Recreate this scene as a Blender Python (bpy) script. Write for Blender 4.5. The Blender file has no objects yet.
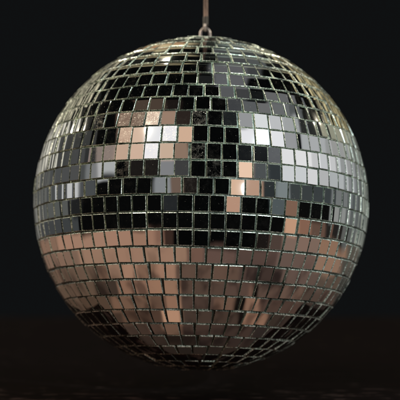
import bpy, bmesh, math, random
from mathutils import Vector, Matrix, noise
random.seed(11)
S = bpy.context.scene
COL = S.collection
R = 0.15                      # ball radius (m)
DIST = 9.08 * R               # camera to ball centre
TILT, ROLL = 0.1307, 0.0246   # the ball hangs a little askew
PXR, CX, CY = 167.6, 201.0, 203.7
BM = Matrix.Rotation(ROLL, 3, 'Y') @ Matrix.Rotation(-TILT, 3, 'X')
BMI = BM.inverted()

# ------------------------------------------------------------------ helpers
def link(name, me, mats, parent=None, smooth=False):
    o = bpy.data.objects.new(name, me)
    COL.objects.link(o)
    for m in mats: me.materials.append(m)
    if parent: o.parent = parent
    if smooth: me.polygons.foreach_set('use_smooth', [True] * len(me.polygons))
    return o

class MB:
    def __init__(s): s.v, s.f, s.m = [], [], []
    def add(s, vs, fs, mi=0):
        b = len(s.v); s.v += [tuple(v) for v in vs]
        for f in fs: s.f.append([b + i for i in f]); s.m.append(mi)
    def tube(s, pts, rad, n=12, cap=True, mi=0):
        pts = [Vector(p) for p in pts]; b = len(s.v)
        ref = None
        for i, p in enumerate(pts):
            t = (pts[min(i+1, len(pts)-1)] - pts[max(i-1, 0)]).normalized()
            if ref is None:
                ref = t.orthogonal().normalized()
            ref = (ref - t * ref.dot(t)).normalized(); q = t.cross(ref)
            r = rad(i/(len(pts)-1)) if callable(rad) else rad
            for k in range(n):
                a = 2*math.pi*k/n
                s.v.append(tuple(p + (ref*math.cos(a) + q*math.sin(a))*r))
        for i in range(len(pts)-1):
            for k in range(n):
                s.f.append([b+i*n+k, b+i*n+(k+1) % n, b+(i+1)*n+(k+1) % n, b+(i+1)*n+k]); s.m.append(mi)
        if cap:
            s.f.append([b+k for k in range(n)][::-1]); s.m.append(mi)
            s.f.append([b+(len(pts)-1)*n+k for k in range(n)]); s.m.append(mi)
    def lathe(s, prof, n=48, mi=0):
        b = len(s.v)
        for r, z in prof:
            for k in range(n):
                a = 2*math.pi*k/n; s.v.append((r*math.cos(a), r*math.sin(a), z))
        for i in range(len(prof)-1):
            for k in range(n):
                s.f.append([b+i*n+k, b+i*n+(k+1) % n, b+(i+1)*n+(k+1) % n, b+(i+1)*n+k]); s.m.append(mi)
    def mesh(s, name):
        me = bpy.data.meshes.new(name); me.from_pydata(s.v, [], s.f)
        me.polygons.foreach_set('material_index', s.m); me.update(); return me

def lin(c):
    return tuple((x/255/12.92 if x/255 <= .04045 else ((x/255+.055)/1.055)**2.4) for x in c)

def nm(name):
    m = bpy.data.materials.new(name); m.use_nodes = True
    nt = m.node_tree; nt.nodes.clear()
    return m, nt
def N(nt, t, **k):
    n = nt.nodes.new(t)
    for a, v in k.items():
        if a.startswith('i_'):
            n.inputs[a[2:].replace('_', ' ')].default_value = v
        else: setattr(n, a, v)
    return n
def math_n(nt, op, a, b=None, clamp=False, c=None):
    n = nt.nodes.new('ShaderNodeMath'); n.operation = op; n.use_clamp = clamp
    for i, x in enumerate((a, b, c)):
        if x is None: continue
        if isinstance(x, (int, float)): n.inputs[i].default_value = x
        else: nt.links.new(x, n.inputs[i])
    return n.outputs[0]
def ramp(nt, fac, stops, interp='LINEAR'):
    r = nt.nodes.new('ShaderNodeValToRGB'); cr = r.color_ramp; cr.interpolation = interp
    while len(cr.elements) > 1: cr.elements.remove(cr.elements[-1])
    for i, (p, c) in enumerate(stops):
        e = cr.elements[0] if i == 0 else cr.elements.new(min(1, max(0, p)))
        e.position = min(1, max(0, p)); e.color = (*c, 1) if len(c) == 3 else c
    nt.links.new(fac, r.inputs[0]); return r.outputs[0]

# ------------------------------------------------------------------ materials
def mat_mirror():
    m, nt = nm('silvered_mirror'); L = nt.links.new
    at = N(nt, 'ShaderNodeAttribute', attribute_name='tile_rand')
    tc = N(nt, 'ShaderNodeTexCoord')
    rnd = at.outputs['Fac']
    off = math_n(nt, 'MULTIPLY', rnd, 37.0)
    # fine scratches: thin iso-lines of a warped noise
    sc = N(nt, 'ShaderNodeTexNoise', noise_dimensions='4D', i_Scale=210.0, i_Detail=6.0, i_Distortion=.15)
    L(tc.outputs['Object'], sc.inputs['Vector']); L(off, sc.inputs['W'])
    d = math_n(nt, 'ABSOLUTE', math_n(nt, 'SUBTRACT', sc.outputs['Fac'], 0.5))
    line = math_n(nt, 'SUBTRACT', 1.0, math_n(nt, 'MULTIPLY', d, 75.0), clamp=True)
    # smears
    sm = N(nt, 'ShaderNodeTexNoise', noise_dimensions='4D', i_Scale=160.0, i_Detail=5.0, i_Roughness=.65)
    L(tc.outputs['Object'], sm.inputs['Vector']); L(off, sm.inputs['W'])
    smear = math_n(nt, 'MULTIPLY', math_n(nt, 'SUBTRACT', sm.outputs['Fac'], 0.50), 4.0, clamp=True)
    # specks of dust and missing silver
    sp = N(nt, 'ShaderNodeTexNoise', noise_dimensions='4D', i_Scale=900.0, i_Detail=2.0)
    L(tc.outputs['Object'], sp.inputs['Vector']); L(off, sp.inputs['W'])
    speck = math_n(nt, 'MULTIPLY', math_n(nt, 'SUBTRACT', sp.outputs['Fac'], math_n(nt, 'MULTIPLY_ADD', N(nt, 'ShaderNodeAttribute', attribute_name='tile_worn').outputs['Fac'], -.14, c=.70)), 10.0, clamp=True)
    worn = N(nt, 'ShaderNodeAttribute', attribute_name='tile_worn').outputs['Fac']
    a = math_n(nt, 'MULTIPLY', line, worn, clamp=True)
    b = math_n(nt, 'MULTIPLY', smear, worn, clamp=True)
    mask = math_n(nt, 'ADD', math_n(nt, 'MULTIPLY', a, .20),
                  math_n(nt, 'ADD', math_n(nt, 'MULTIPLY', b, .22), math_n(nt, 'MULTIPLY', speck, math_n(nt, 'MULTIPLY_ADD', worn, .7, c=.3))), clamp=True)
    bs = N(nt, 'ShaderNodeBsdfPrincipled')
    bs.inputs['Metallic'].default_value = 1
    tint = ramp(nt, rnd, [(0, (.80, .82, .80)), (.5, (.87, .87, .86)), (1, (.90, .88, .85))])
    L(tint, bs.inputs['Base Color'])
    L(math_n(nt, 'ADD', 0.03, math_n(nt, 'MULTIPLY', b, .10)), bs.inputs['Roughness'])
    gl = N(nt, 'ShaderNodeBsdfPrincipled', i_Roughness=.5)
    gl.inputs['Base Color'].default_value = (.62, .56, .48, 1)
    gl.inputs['Metallic'].default_value = .55
    mx = N(nt, 'ShaderNodeMixShader'); L(mask, mx.inputs[0]); L(bs.outputs[0], mx.inputs[1]); L(gl.outputs[0], mx.inputs[2])
    bp = N(nt, 'ShaderNodeBump', i_Strength=.25, i_Distance=.0002); L(sm.outputs['Fac'], bp.inputs['Height']); L(bp.outputs[0], gl.inputs['Normal'])
    o = N(nt, 'ShaderNodeOutputMaterial'); L(mx.outputs[0], o.inputs[0]); return m

def mat_edge():
    m, nt = nm('cut_glass_edge'); L = nt.links.new
    tc = N(nt, 'ShaderNodeTexCoord')
    n = N(nt, 'ShaderNodeTexNoise', i_Scale=700.0, i_Detail=4.0); L(tc.outputs['Object'], n.inputs['Vector'])
    c = ramp(nt, n.outputs['Fac'], [(.36, (.10, .13, .10)), (.50, (.45, .50, .40)), (.62, (.92, .90, .80))])
    lo = N(nt, 'ShaderNodeTexNoise', i_Scale=40.0, i_Detail=3.0, i_Roughness=.7); L(tc.outputs['Object'], lo.inputs['Vector'])
    g_ = ramp(nt, lo.outputs['Fac'], [(.38, (.25, .25, .25)), (.50, (.75, .75, .75)), (.64, (1, 1, 1))])
    mm = N(nt, 'ShaderNodeVectorMath', operation='MULTIPLY'); L(c, mm.inputs[0]); L(g_, mm.inputs[1])
    bs = N(nt, 'ShaderNodeBsdfPrincipled'); L(mm.outputs[0], bs.inputs['Base Color'])
    L(math_n(nt, 'MULTIPLY_ADD', n.outputs['Fac'], .35, c=.08), bs.inputs['Roughness'])
    bs.inputs['Metallic'].default_value = .35
    bs.inputs['Coat Weight'].default_value = .6; bs.inputs['Coat Roughness'].default_value = .12
    bp = N(nt, 'ShaderNodeBump', i_Strength=.6, i_Distance=.0003); L(n.outputs['Fac'], bp.inputs['Height']); L(bp.outputs[0], bs.inputs['Normal'])
    o = N(nt, 'ShaderNodeOutputMaterial'); L(bs.outputs[0], o.inputs[0]); return m

def mat_grout():
    m, nt = nm('pale_green_glue'); L = nt.links.new
    tc = N(nt, 'ShaderNodeTexCoord')
    n = N(nt, 'ShaderNodeTexNoise', i_Scale=130.0, i_Detail=5.0, i_Roughness=.6); L(tc.outputs['Object'], n.inputs['Vector'])
    c = ramp(nt, n.outputs['Fac'], [(.34, (.035, .055, .042)), (.50, (.22, .30, .23)), (.66, (.58, .62, .48))])
    lo = N(nt, 'ShaderNodeTexNoise', i_Scale=26.0, i_Detail=4.0, i_Roughness=.7); L(tc.outputs['Object'], lo.inputs['Vector'])
    g_ = ramp(nt, lo.outputs['Fac'], [(.36, (.22, .22, .22)), (.50, (.62, .62, .60)), (.66, (1, 1, .96))])
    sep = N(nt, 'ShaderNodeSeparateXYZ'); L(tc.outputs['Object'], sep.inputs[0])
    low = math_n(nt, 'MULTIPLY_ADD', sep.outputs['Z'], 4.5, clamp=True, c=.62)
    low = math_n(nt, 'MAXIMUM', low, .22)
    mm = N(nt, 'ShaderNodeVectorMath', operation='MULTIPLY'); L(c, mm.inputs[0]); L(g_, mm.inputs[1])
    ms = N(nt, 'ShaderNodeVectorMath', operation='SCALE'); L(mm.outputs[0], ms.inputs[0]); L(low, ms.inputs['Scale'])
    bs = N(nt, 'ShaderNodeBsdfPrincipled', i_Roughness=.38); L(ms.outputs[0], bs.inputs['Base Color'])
    n2 = N(nt, 'ShaderNodeTexNoise', i_Scale=900.0, i_Detail=3.0); L(tc.outputs['Object'], n2.inputs['Vector'])
    bp = N(nt, 'ShaderNodeBump', i_Strength=.7, i_Distance=.0004); L(n2.outputs['Fac'], bp.inputs['Height']); L(bp.outputs[0], bs.inputs['Normal'])
    o = N(nt, 'ShaderNodeOutputMaterial'); L(bs.outputs[0], o.inputs[0]); return m

def mat_simple(name, c0, c1, scale, rough, metal=0.0, bump=.3, stretch=(1, 1, 1)):
    m, nt = nm(name); L = nt.links.new
    tc = N(nt, 'ShaderNodeTexCoord'); mp = N(nt, 'ShaderNodeMapping'); mp.inputs['Scale'].default_value = stretch
    L(tc.outputs['Object'], mp.inputs[0])
    n = N(nt, 'ShaderNodeTexNoise', i_Scale=scale, i_Detail=4.0); L(mp.outputs[0], n.inputs['Vector'])
    c = ramp(nt, n.outputs['Fac'], [(.35, c0), (.65, c1)])
    bs = N(nt, 'ShaderNodeBsdfPrincipled'); L(c, bs.inputs['Base Color'])
    L(math_n(nt, 'MULTIPLY_ADD', n.outputs['Fac'], .3, c=rough-.15), bs.inputs['Roughness'])
    bs.inputs['Metallic'].default_value = metal
    bp = N(nt, 'ShaderNodeBump', i_Strength=bump, i_Distance=.0005); L(n.outputs['Fac'], bp.inputs['Height']); L(bp.outputs[0], bs.inputs['Normal'])
    o = N(nt, 'ShaderNodeOutputMaterial'); L(bs.outputs[0], o.inputs[0]); return m

def mat_table():
    m, nt = nm('dark_stained_wood'); L = nt.links.new
    tc = N(nt, 'ShaderNodeTexCoord'); mp = N(nt, 'ShaderNodeMapping'); mp.inputs['Scale'].default_value = (1.2, 14, 1)
    L(tc.outputs['Object'], mp.inputs[0])
    n = N(nt, 'ShaderNodeTexNoise', i_Scale=10.0, i_Detail=8.0, i_Distortion=1.2); L(mp.outputs[0], n.inputs['Vector'])
    c = ramp(nt, n.outputs['Fac'], [(.3, (.012, .008, .008)), (.55, (.020, .013, .0128)), (.8, (.034, .0215, .0205))])
    # pale scuffs and dust, streaked along the grain
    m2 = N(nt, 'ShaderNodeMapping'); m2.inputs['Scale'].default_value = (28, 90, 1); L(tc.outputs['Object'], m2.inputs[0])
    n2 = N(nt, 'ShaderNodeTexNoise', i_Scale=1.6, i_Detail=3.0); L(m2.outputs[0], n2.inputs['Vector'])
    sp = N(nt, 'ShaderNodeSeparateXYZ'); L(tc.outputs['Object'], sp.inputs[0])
    thr = math_n(nt, 'MULTIPLY_ADD', sp.outputs['Y'], .5, clamp=True, c=.585)     # more scuffs along the front, partly to brighten it in place of light
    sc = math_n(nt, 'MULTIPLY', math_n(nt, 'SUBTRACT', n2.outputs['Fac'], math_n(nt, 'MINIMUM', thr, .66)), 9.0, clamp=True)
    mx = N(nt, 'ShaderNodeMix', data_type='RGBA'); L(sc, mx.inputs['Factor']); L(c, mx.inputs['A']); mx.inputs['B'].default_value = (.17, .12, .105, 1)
    bs = N(nt, 'ShaderNodeBsdfPrincipled', i_Roughness=.85); L(mx.outputs['Result'], bs.inputs['Base Color'])
    bs.inputs['Specular IOR Level'].default_value = .04
    bp = N(nt, 'ShaderNodeBump', i_Strength=.3, i_Distance=.001); L(n.outputs['Fac'], bp.inputs['Height']); L(bp.outputs[0], bs.inputs['Normal'])
    o = N(nt, 'ShaderNodeOutputMaterial'); L(bs.outputs[0], o.inputs[0]); return m

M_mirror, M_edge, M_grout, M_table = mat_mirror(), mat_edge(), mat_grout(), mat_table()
M_cap = mat_simple('dull_nickel', (.42, .38, .33), (.62, .58, .52), 60, .35, 1.0)
M_ring = mat_simple('pinkish_steel_wire', (.11, .09, .082), (.20, .165, .155), 90, .45, .8)
M_cord = mat_simple('brown_twine', (.10, .060, .046), (.20, .125, .10), 400, .8, 0, .8)
M_knot = mat_simple('dark_twine', (.02, .017, .015), (.05, .04, .035), 400, .8, 0, .8)

# ------------------------------------------------------------------ mirror ball
SEAM = [0.7961, 0.6889, 0.5884, 0.4960, 0.4030, 0.3065, 0.2055, 0.1090, 0.014, -0.0805, -0.1745,
        -0.2690, -0.3640, -0.4590, -0.5540, -0.6520, -0.7510, -0.8530, -0.9550, -1.0560, -1.1530, -1.2490, -1.3450]
LAM = [-0.0521, -0.0454, 0.0013, 0.0456, 0.0224, 0.035, 0.0201, 0.0221, 0.0672, 0.0457, 0.0489, 0.0527,
       0.0367, 0.0812, 0.0694, 0.078, 0.1172]
PITCH = 0.0852
seams = list(SEAM); lams = dict(enumerate(LAM))
up = []
p = SEAM[0]
while p + .096 < math.pi/2 - .05:
    p += .0965; up.append(p)
seams = up[::-1] + seams
OFF = len(up)
while seams[-1] - .097 > -math.pi/2 + .04: seams.append(seams[-1] - .097)

ball = bpy.data.objects.new('mirror_ball', None); COL.objects.link(ball)
ball.rotation_euler = BM.to_euler()
ball['label'] = 'round mirror ball covered in small square mirrored tiles, hanging above the dark tabletop'
ball['category'] = 'disco ball'

tiles = MB(); rnd_attr, worn_attr = [], []
GAP, TH = .00106, .0026
for i in range(len(seams)-1):
    a, b = seams[i], seams[i+1]; pc = (a+b)/2
    n = max(5, round(2*math.pi*math.cos(pc)/PITCH))
    st = 2*math.pi/n
    l0 = lams.get(i-OFF, random.uniform(0, st)) + st/2
    hgt = (a-b)*R - GAP*.95
    BX = .00034; BY = .00030 if pc > -.15 else .00060
    for k in range(n):
        lam = l0 + k*st - math.pi/2 + random.gauss(0, .0017)/max(.25, math.cos(pc))
        ph = pc + random.gauss(0, .0012)
        nn = Vector((math.cos(ph)*math.cos(lam), math.cos(ph)*math.sin(lam), math.sin(ph)))
        e = Vector((-math.sin(lam), math.cos(lam), 0)); u = nn.cross(e)
        # slight set of each tile
        sg = .0085 if pc > -.2 else .014
        rx, ry, rz = random.gauss(0, sg), random.gauss(0, sg), random.gauss(0, .013)
        if random.random() < .05: rx *= 2.6; ry *= 2.6
        q = Matrix.Rotation(rz, 3, nn) @ Matrix.Rotation(rx, 3, e) @ Matrix.Rotation(ry, 3, u)
        e2, u2, n2 = q @ e, q @ u, q @ nn
        wd = min(st*math.cos(pc)*R - GAP*random.uniform(.8, 1.15), PITCH*R*1.06) - random.uniform(0, .00025)
        ht = hgt - random.uniform(0, .0003)
        top = R + random.gauss(0, .00018)
        c = nn*top
        # trapezoid so the tall rows near the poles do not overlap
        kx = math.cos(a)/math.cos(pc) if a > 0 else 1; kb = math.cos(b)/math.cos(pc) if b < 0 else 1
        kt = min(1, math.cos(a)/max(.05, math.cos(pc))); kb = min(1, math.cos(b)/max(.05, math.cos(pc)))
        if abs(pc) < 1.0: kt = 1 - (1-kt)*.5; kb = 1 - (1-kb)*.5
        G = 8
        def P(x, y, z):
            s = (kt if y > 0 else kb); s = 1 + (s-1)*min(1, abs(y)/(ht/2))
            return c + e2*(x*s) + u2*y + n2*z
        hx, hy = wd/2-BX, ht/2-BY
        CURV = .42
        # ground edges roll off a little, most on the tiles set round the sides
        lon = (math.degrees(lam)+90+180) % 360 - 180
        sd = min(1, max(0, (abs(lon) - (33 if pc > .1 else 42) + (6 if pc > .42 else 0))/12))
        KY = (.00046*min(1, (pc-.33)/.25)*random.uniform(.5, 1.2)) if pc > .33 else .00002
        KR = (.00002 + .00038*sd)*random.uniform(.6, 1.2) if pc > -.25 else .00005
        vs = []
        for jy in range(G+1):
            for jx in range(G+1):
                x = -hx + 2*hx*jx/G; y = -hy + 2*hy*jy/G
                vs.append(P(x, y, -(x*x+y*y)/(2*R)*CURV - KR*abs(x/hx)**3.5 - KY*max(0, y/hy)**4))
        fs = [[jy*(G+1)+jx, jy*(G+1)+jx+1, (jy+1)*(G+1)+jx+1, (jy+1)*(G+1)+jx] for jy in range(G) for jx in range(G)]
        tiles.add(vs, fs, 0)
        nf = len(fs)
        # arris and cut sides
        def corner(x, y, dz): return P(x, y, -(hx*hx+hy*hy)/(2*R)*CURV - KR - (KY if y > 0 else 0) + dz)
        ch = [random.uniform(0, .0003) if random.random() < .96 else random.uniform(.0004, .0009) for _ in range(4)]
        ins = [corner(-hx, -hy, 0), corner(hx, -hy, 0), corner(hx, hy, 0), corner(-hx, hy, 0)]
        X, Y = wd/2, ht/2
        mid = [corner(-X+ch[0], -Y, -.0003), corner(X-ch[1], -Y, -.0003), corner(X-ch[2], Y, -.0003), corner(-X+ch[3], Y, -.0003)]
        bot = [corner(-X, -Y, -TH), corner(X, -Y, -TH), corner(X, Y, -TH), corner(-X, Y, -TH)]
        vs = ins + mid + bot
        fs = []
        for j in range(4):
            k2 = (j+1) % 4
            fs.append([j, 4+j, 4+k2, k2]); fs.append([4+j, 8+j, 8+k2, 4+k2])
        tiles.add(vs, fs, 1); nf += len(fs)
        r = random.random(); wv = random.random()
        # the tiles about the upper left of the front have seen the most handling
        near = math.exp(-((lon+14)**2/300 + (math.degrees(ph)-17)**2/110))
        worn = .04*random.random() if wv > .03+.8*near else random.uniform(.12, .3)+.6*near
        rnd_attr += [r]*nf; worn_attr += [worn]*nf
me = tiles.mesh('mirror_tiles')
for nme, arr in (('tile_rand', rnd_attr), ('tile_worn', worn_attr)):
    at = me.attributes.new(nme, 'FLOAT', 'FACE'); at.data.foreach_set('value', arr)
mt = link('mirror_tiles', me, [M_mirror, M_edge], ball)
sm = [mi == 0 for mi in tiles.m]
me.polygons.foreach_set('use_smooth', sm)

# glue bed: a lumpy sphere just below the tile faces
g = MB(); NU, NV = 760, 380
for j in range(NV+1):
    th = math.pi*j/NV
    for i in range(NU):
        la = 2*math.pi*i/NU
        d = Vector((math.sin(th)*math.cos(la), math.sin(th)*math.sin(la), math.cos(th)))
        h = noise.noise(d*22)*.00022 + noise.noise(d*75)*.00034
        g.v.append(tuple(d*(R-.00170+h)))
for j in range(NV):
    for i in range(NU):
        g.f.append([j*NU+i, (j+1)*NU+i, (j+1)*NU+(i+1) % NU, j*NU+(i+1) % NU]); g.m.append(0)
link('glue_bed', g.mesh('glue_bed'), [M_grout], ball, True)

# cap and wire hook on the pole
cp = MB(); cp.lathe([(.0001, R+.0022), (.0030, R+.0022), (.0062, R+.0017), (.0090, R+.0006), (.0098, R-.0016)], 40)
cap = link('cap', cp.mesh('cap'), [M_cap], ball, True)
hk = MB(); pts = []
HR = .0042
for k in range(9): pts.append((-HR-.0008+.0008*k/8, 0, R-.001+.0075*k/8))
for k in range(1, 24): a = math.pi - math.pi*k/24; pts.append((HR*math.cos(a), 0, R+.0065+HR*1.25*math.sin(a)))
for k in range(9): pts.append((HR+.0008*k/8, 0, R+.0065-.0075*k/8))
hk.tube(pts, .0012, 14)
link('hook', hk.mesh('hook'), [M_ring], ball, True)

# ------------------------------------------------------------------ cord
HT = BM @ Vector((0, 0, R+.0065+HR*1.25-.0005))
cord = bpy.data.objects.new('hanging_cord', None); COL.objects.link(cord); cord.location = HT
cord['label'] = 'thin twisted brown cord tied through the wire hook and holding the ball up'
cord['category'] = 'cord'
tw = MB()
for s in range(3):
    pts = []
    for k in range(480):
        z = .0105 + .50*k/479; a = z*2*math.pi/.0062 + s*2*math.pi/3
        pts.append((.00095*math.cos(a)+.0004, .00095*math.sin(a), z))
    tw.tube(pts, .00098, 8)
link('twine', tw.mesh('twine'), [M_cord], cord, True)
kn = MB()
pts = []
for k in range(90):
    t = k/89; a = t*2*math.pi*4.2; pts.append((.0015*math.cos(a)+.0002, .0015*math.sin(a), .0035+.0078*t))
kn.tube(pts, .00085, 8)
link('knot', kn.mesh('knot'), [M_knot], cord, True)
lp = MB(); pts = []
for k in range(41):
    a = 2*math.pi*k/40; pts.append((.0006*math.sin(a), .0026*math.sin(a), .0008+.0030*(1-math.cos(a))/1.0 - .0022))
lp.tube(pts, .00105, 10, cap=False)
link('loop', lp.mesh('loop'), [M_ring], cord, True)

# ------------------------------------------------------------------ tabletop
TZ = -1.15*R
bm = bmesh.new()
bmesh.ops.create_cube(bm, size=1)
y0, y1 = -.25*R, 6.3*R
for v in bm.verts:      # a board that widens to the back
    w = 1.20*R if v.co.y < 0 else 2.15*R
    v.co = Vector((-w if v.co.x < 0 else w, y0 if v.co.y < 0 else y1, TZ if v.co.z > 0 else TZ-.018))
bmesh.ops.bevel(bm, geom=list(bm.edges), offset=.003, segments=3, affect='EDGES')
me = bpy.data.meshes.new('tabletop'); bm.to_mesh(me); bm.free()
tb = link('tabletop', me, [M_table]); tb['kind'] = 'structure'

# ------------------------------------------------------------------ surroundings seen in the mirrors
# Unseen room, its reflections painted into the world by tile row: bands of latitude around the ball, each a run of colours.
K = (0, 0, 0)
def G(v, t=0): return (v-t, v, v+t)
BL = (5, 7, 8)
ROWS = {   # row of tiles : [(photo x where the colour starts, sRGB)]
-6: [(0, (120,116,96)), (215, (90,92,84))],
 -5: [(0, (196,186,150)), (190, (110,106,90)), (225, (150,150,134))],
 -4: [(0, (70,72,60)), (190, (30,30,26)), (225, (60,62,56))],
 -3: [(0, (190,178,142)), (150, (170,130,92)), (185, (24,24,22)), (225, (80,86,82)), (250, (180,176,146))],
 -2: [(0, (60,64,56)), (120, (34,35,32)), (165, BL), (212, (70,72,74)), (230, (64,70,70)), (262, (26,28,26)), (300, (150,146,110))],
 -1: [(0, (50,54,50)), (95, (26,28,26)), (150, BL), (212, (70,72,76)), (245, (80,88,88)), (262, (24,26,26)), (300, (150,146,110))],
 0: [(0, (60,64,56)), (95, BL), (213, (92,94,102)), (246, (60,66,70)), (262, BL), (318, (120,116,90)), (345, (80,90,86))],
 1: [(0, (60,64,56)), (85, BL), (197, (30,32,32)), (213, (95,97,105)), (246, BL), (312, (120,116,92)), (345, (80,90,86))],
 2: [(0, (56,60,54)), (80, BL), (219, (92,94,100)), (234, (62,66,70)), (249, (18,24,26)), (263, (100,104,108)), (292, BL), (315, (110,106,86)), (345, (80,90,86))],
 3: [(0, (56,60,54)), (70, BL), (133, (78,64,54)), (164, (30,24,22)), (182, BL), (226, (64,68,74)), (241, (92,96,102)), (258, (105,110,114)), (286, (84,92,94)), (300, (24,26,24)), (322, (130,126,104)), (350, (80,90,86))],
 4: [(0, (70,74,66)), (62, (30,32,30)), (100, BL), (115, (132,108,92)), (145, (218,190,168)), (160, (160,130,110)), (175, (44,36,32)), (190, BL), (224, (26,34,38)), (238, (150,154,160)), (253, (228,230,238)), (269, (190,196,205)), (284, (165,170,174)), (300, (40,44,44)), (318, (150,150,130)), (345, (95,104,102))],
 5: [(0, (90,92,82)), (60, (50,52,50)), (95, BL), (114, (196,162,138)), (129, (220,188,164)), (145, (246,240,250)), (177, (216,178,150)), (193, BL), (239, (236,236,246)), (284, (150,155,162)), (293, (14,20,24)), (300, (170,176,182)), (325, (150,156,156)), (350, (95,104,102))],
 6: [(0, (92,94,84)), (60, (60,64,64)), (85, (40,44,44)), (98, (132,106,92)), (114, (204,170,146)), (129, (216,182,158)), (144, (244,240,250)), (161, (214,182,158)), (176, (150,122,104)), (192, BL), (239, (22,28,32)), (270, (92,98,106)), (283, (226,230,238)), (312, (196,202,210)), (338, (150,156,158)), (355, (95,104,102))],
 7: [(0, (84,86,80)), (50, (64,70,72)), (85, (104,110,116)), (98, (156,158,164)), (112, BL), (126, (30,27,25)), (160, (128,132,138)), (175, (62,64,66)), (192, BL), (237, (246,206,176)), (254, (72,84,90)), (269, (46,58,64)), (284, (212,216,226)), (318, (178,184,190)), (345, (130,138,140)), (356, (90,100,98))],
 8: [(0, (88,90,84)), (48, (62,70,74)), (66, (170,172,174)), (77, (60,70,78)), (93, BL), (157, (130,138,144)), (170, (112,92,80)), (185, (30,26,24)), (200, BL), (230, (232,188,158)), (247, (188,150,126)), (263, (40,52,56)), (279, (120,138,142)), (293, (54,66,70)), (330, (110,120,122)), (350, (80,92,92))],
 9: [(0, (76,80,76)), (44, (56,66,70)), (70, (26,30,32)), (84, BL), (163, (34,40,44)), (178, BL), (226, (188,146,122)), (241, BL), (271, (72,92,98)), (286, (130,98,80)), (298, (12,12,12)), (331, (140,146,142)), (346, (90,100,98))],
 10: [(0, (70,74,70)), (42, (50,60,66)), (78, BL), (270, (10,10,10)), (285, (206,156,124)), (299, (140,100,80)), (313, (100,76,64)), (328, (36,34,32)), (342, (90,96,92))],
 11: [(0, (90,76,62)), (40, (140,106,84)), (60, (172,128,102)), (130, (168,122,96)), (152, (140,100,80)), (163, (60,42,34)), (172, BL), (252, (30,24,22)), (268, (84,66,58)), (285, (136,108,94)), (320, (150,112,86)), (345, (90,84,74))],
 12: [(0, (84,70,58)), (42, (136,104,84)), (80, (166,124,98)), (185, (122,88,72)), (205, (104,78,68)), (235, (92,70,62)), (275, (112,88,78)), (315, (150,114,90)), (340, (80,76,68))],
 13: [(0, (74,62,52)), (46, (112,86,68)), (100, (128,94,72)), (118, (172,128,100)), (134, (140,102,78)), (158, (170,124,96)), (176, (104,78,64)), (240, (84,64,56)), (255, (70,54,48)), (285, (104,82,72)), (320, (92,76,64)), (340, (64,62,56))],
 14: [(0, (66,56,48)), (52, (104,80,62)), (95, (70,54,44)), (118, (146,106,82)), (150, (160,116,88)), (183, (92,70,58)), (222, (92,70,60)), (246, (120,88,72)), (252, (18,14,12)), (260, (110,84,70)), (300, (84,66,56)), (335, (50,50,46))],
 15: [(0, (60,52,44)), (58, (88,66,50)), (110, (124,90,68)), (152, (108,78,60)), (166, (150,108,82)), (182, (86,64,54)), (212, (116,84,66)), (238, (20,16,14)), (246, (150,108,84)), (260, (84,62,52)), (300, (60,50,44)), (330, (36,38,36))],
 16: [(0, (50,44,38)), (64, (72,54,42)), (120, (100,72,54)), (140, (84,60,46)), (164, (188,138,104)), (180, (76,58,48)), (236, (24,18,16)), (244, (152,108,82)), (260, (64,50,42)), (300, (40,36,32))],
 17: [(0, (40,36,32)), (80, (70,52,42)), (150, (84,60,48)), (165, (120,86,66)), (182, (70,52,44)), (250, (50,40,36)), (300, (26,24,24))],
 18: [(0, (30,28,26)), (90, (56,42,34)), (200, (56,42,36)), (270, (26,24,24))],
 19: [(0, (24,22,20)), (110, (44,34,28)), (240, (24,20,20))],
 20: [(0, (18,16,16)), (200, (16,15,15))],
}
def env_h(x, lat):
    """the half vector (ball frame) of the mirrored ray for the tile at photo x and latitude"""
    # solve longitude for this photo x
    lo, hi = -1.45, 1.45
    def pr(l):
        n = BM @ Vector((math.cos(lat)*math.sin(l), -math.cos(lat)*math.cos(l), math.sin(lat)))
        return n, CX + PXR*9.025*n.x/(9.08+n.y)
    for _ in range(30):
        m = (lo+hi)/2
        if pr(m)[1] < x: lo = m
        else: hi = m
    n, _ = pr((lo+hi)/2)
    v = (n*R - Vector((0, -DIST, 0))).normalized()
    r = v - 2*v.dot(n)*n
    return (r - Vector((0, 1, 0))).normalized()

W = bpy.data.worlds.new('World'); S.world = W; W.use_nodes = True
nt = W.node_tree; nt.nodes.clear(); L = nt.links.new
tc = N(nt, 'ShaderNodeTexCoord')
def vm(op, a, b=None):
    n = N(nt, 'ShaderNodeVectorMath', operation=op)
    for i, x in enumerate((a, b)):
        if x is None: continue
        if isinstance(x, (tuple, Vector)): n.inputs[i].default_value = x
        else: L(x, n.inputs[i])
    return n
rdir = vm('NORMALIZE', tc.outputs['Generated']).outputs['Vector']
wob = N(nt, 'ShaderNodeTexNoise', i_Scale=5.0, i_Detail=2.0); L(rdir, wob.inputs['Vector'])
wv = vm('SUBTRACT', wob.outputs['Color'], (.5, .5, .5)).outputs['Vector']
wv = vm('MULTIPLY', wv, (.05, .05, .05)).outputs['Vector']
h = vm('NORMALIZE', vm('ADD', vm('SUBTRACT', rdir, (0, 1, 0)).outputs['Vector'], wv).outputs['Vector']).outputs['Vector']
hx = vm('DOT_PRODUCT', h, (1, 0, 0)).outputs['Value']
axis = BM @ Vector((0, 0, 1))
sl = vm('DOT_PRODUCT', h, axis).outputs['Value']
lat = math_n(nt, 'ARCSINE', sl)
u01 = math_n(nt, 'MULTIPLY_ADD', hx, .5, c=.5)
allseams = {i-OFF: seams[i] for i in range(len(seams))}
prev = None
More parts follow.
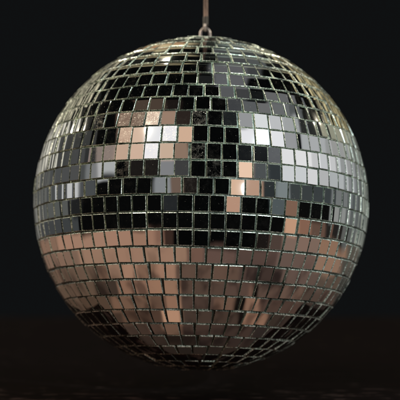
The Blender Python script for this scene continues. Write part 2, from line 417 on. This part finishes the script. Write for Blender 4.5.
for ri in sorted(ROWS):
    pc = (allseams[ri] + allseams[ri+1])/2
    stops = []
    segs = ROWS[ri]
    soft = .004 if ri < 11 else .008
    last = None
    # made-up cream and dark strips far to either side, streaking the rolled tile edges
    def px(lon):
        n = BM @ Vector((math.cos(pc)*math.sin(math.radians(lon)), -math.cos(pc)*math.cos(math.radians(lon)), math.sin(pc)))
        return CX + PXR*9.025*n.x/(9.08+n.y)
    if ri <= 10:
        hi = (214, 206, 174) if ri <= 6 else (150, 146, 128)
        lo = (30, 34, 31) if ri <= 4 else (58, 62, 60)
        sh = (ri*37 % 5) - 2
        ed = [(-84+sh, hi), (-79+sh, lo), (-75+sh, hi), (-71+sh, lo), (-67+sh, hi), (-63+sh, lo), (-59+sh, hi), (-55.5+sh, lo)]
        if ri <= 4: ed += [(-51+sh, hi), (-48.5+sh, lo)]
        if ri > 6: ed = ed[:4]
        ls = [(px(a), c) for a, c in ed]
        xl = px(ed[-1][0] + 5)
        after = [c for x, c in segs if x <= xl][-1]
        segs = [(0, lo)] + ls + [(xl, after)] + [z for z in segs if z[0] > xl + 1]
        hi = (222, 206, 150) if ri <= 3 else (176, 184, 168)
        lo = (34, 36, 30) if ri <= 3 else (84, 92, 90)
        st0 = 47 if ri <= 1 else 51 if ri <= 3 else 60 if ri <= 5 else 68
        a = st0 + sh; ed = []
        while a < 84: ed += [(a, hi), (a+2.8, lo)]; a += 7.5
        xr = px(ed[0][0])
        segs = [z for z in segs if z[0] < xr - 1] + [(px(a), c) for a, c in ed]
    for x, c in segs:
        c = lin(c); lum = .3*c[0]+.5*c[1]+.2*c[2]
        c = tuple((q*.45+lum*.55 if c[2] > c[0] else q*.9+lum*.1)*(1.04 if ri < 11 else .98) for q in c)
        if ri > 10: lum = .3*c[0]+.5*c[1]+.2*c[2]; c = tuple(q*.92+lum*.08 for q in c)
        if 4 <= ri <= 10 and x < 105: lum = .3*c[0]+.5*c[1]+.2*c[2]; c = tuple((q*.5+lum*.5)*1.3 for q in c)
        if last is None: stops.append((0, c))
        else:
            pz = env_h(x, pc).x*.5+.5
            stops.append((pz-soft/2, last)); stops.append((pz+soft/2, c))
        last = c
    # a colour ramp holds 32 stops at most: chain as many as the row needs
    colr = ramp(nt, u01, stops[:28]); at_ = 28
    while at_ < len(stops):
        p0, c0 = stops[at_-1]
        nxt = ramp(nt, u01, [(p0, c0)] + stops[at_:at_+28])
        mh = N(nt, 'ShaderNodeMix', data_type='RGBA')
        L(math_n(nt, 'GREATER_THAN', u01, p0), mh.inputs['Factor'])
        L(colr, mh.inputs['A']); L(nxt, mh.inputs['B'])
        colr = mh.outputs['Result']; at_ += 28
    if prev is None: prev = colr
    else:
        hs = math.asin(env_h(200, allseams[ri]).dot(axis))
        sf = .014 if ri < 10 else .03
        f = math_n(nt, 'MULTIPLY_ADD', math_n(nt, 'SUBTRACT', lat, hs), -1/sf, clamp=True, c=.5)
        mx = N(nt, 'ShaderNodeMix', data_type='RGBA'); L(f, mx.inputs['Factor']); L(prev, mx.inputs['A']); L(colr, mx.inputs['B'])
        prev = mx.outputs['Result']
# soft mottling of the warm lower surroundings
mo = N(nt, 'ShaderNodeTexNoise', i_Scale=5.5, i_Detail=2.0, i_Roughness=.5); L(rdir, mo.inputs['Vector'])
mf = ramp(nt, mo.outputs['Fac'], [(.36, (.45, .45, .47)), (.48, (.92, .92, .92)), (.62, (1.0, 1.0, 1.0))])
below = math_n(nt, 'MULTIPLY_ADD', lat, -8.0, clamp=True, c=-3.2)
mx = N(nt, 'ShaderNodeMix', data_type='RGBA', blend_type='MULTIPLY'); L(below, mx.inputs['Factor']); L(prev, mx.inputs['A']); L(mf, mx.inputs['B'])
prev = mx.outputs['Result']
# added thin bright strips high up, to line the upper tile edges
for la, wd_ in ((.775, .022), (.862, .026), (.955, .03), (1.04, .03)):
    hs = math.asin(env_h(200, la).dot(axis))
    bnd = math_n(nt, 'SUBTRACT', 1.0, math_n(nt, 'MULTIPLY', math_n(nt, 'ABSOLUTE', math_n(nt, 'SUBTRACT', lat, hs)), 2/wd_), clamp=True)
    bnd = math_n(nt, 'MULTIPLY', math_n(nt, 'MULTIPLY', bnd, 2.5, clamp=True), .85)
    cc = ramp(nt, u01, [(0, lin((205, 194, 154))), (.47, lin((205, 190, 150))), (.49, lin((40, 40, 36))), (.53, lin((50, 54, 50))), (.57, lin((150, 164, 156))), (.75, lin((190, 184, 150)))])
    mx = N(nt, 'ShaderNodeMix', data_type='RGBA'); L(bnd, mx.inputs['Factor']); L(prev, mx.inputs['A']); L(cc, mx.inputs['B'])
    prev = mx.outputs['Result']
# darkness behind the ball
ry = vm('DOT_PRODUCT', rdir, (0, 1, 0)).outputs['Value']
f = math_n(nt, 'MULTIPLY_ADD', ry, 1/.08, clamp=True, c=-.88/.08)
mx = N(nt, 'ShaderNodeMix', data_type='RGBA'); L(f, mx.inputs['Factor']); L(prev, mx.inputs['A'])
mx.inputs['B'].default_value = (*lin((15, 16.5, 17.5)), 1)
bg = N(nt, 'ShaderNodeBackground'); L(mx.outputs['Result'], bg.inputs['Color']); bg.inputs['Strength'].default_value = 1.0
wo = N(nt, 'ShaderNodeOutputWorld'); L(bg.outputs[0], wo.inputs[0])
W.cycles.sampling_method = 'MANUAL'; W.cycles.sample_map_resolution = 512

# ------------------------------------------------------------------ lamps
def lamp(name, loc, to, energy, color, size, kind='SPOT', ang=40, blend=.6):
    l = bpy.data.lights.new(name, kind); l.energy = energy; l.color = color
    if kind == 'SPOT': l.shadow_soft_size = size; l.spot_size = math.radians(ang); l.spot_blend = blend
    else: l.size = size; l.shape = 'SQUARE'
    o = bpy.data.objects.new(name, l); COL.objects.link(o); o.location = loc
    o.rotation_euler = (Vector(to)-Vector(loc)).to_track_quat('-Z', 'Y').to_euler()
    return o
lamp('key_lamp', (-.95, -.95, 1.30), (0, 0, 0), 120, (1, .93, .76), .007, ang=9.3, blend=.22)
lamp('cool_lamp', (1.05, -.90, 1.15), (0, 0, 0), 130, (.76, .94, 1), .007, ang=9.5, blend=.22)
lamp('rim_lamp', (-1.35, .45, .85), (0, 0, .06), 200, (1, .93, .74), .008, ang=11)
lamp('rim_lamp', (1.3, .5, .9), (0, 0, .06), 230, (1, .92, .72), .008, ang=11)
lamp('rim_lamp', (-.35, .75, 1.5), (0, 0, .06), 90, (1, .93, .76), .008, ang=9)

lamp('added_low_fill', (.80, -1.57, .33), (0, 0, -.03), 52, (.86, .97, 1), .007, ang=9.0, blend=.3)  # added fill with no seen source, brightens the lower tile edges

# ------------------------------------------------------------------ camera
cam = bpy.data.cameras.new('camera'); co = bpy.data.objects.new('camera', cam); COL.objects.link(co)
co.location = (0, -DIST, 0); co.rotation_euler = (math.pi/2, 0, 0)
cam.sensor_width = 36; cam.lens = 36*(PXR*9.025)/400
cam.shift_x = -(CX-200)/400; cam.shift_y = (CY-200)/400
cam.clip_start = .05; cam.clip_end = 100
cam.dof.use_dof = True; cam.dof.focus_distance = DIST - .93*R
cam.dof.aperture_fstop = cam.lens/19.0
S.camera = co
S.view_settings.view_transform = 'Standard'; S.view_settings.look = 'None'
S.view_settings.exposure = 0; S.view_settings.gamma = 1
S.render.engine = 'CYCLES'
S.cycles.max_bounces = 6; S.cycles.sample_clamp_indirect = 6
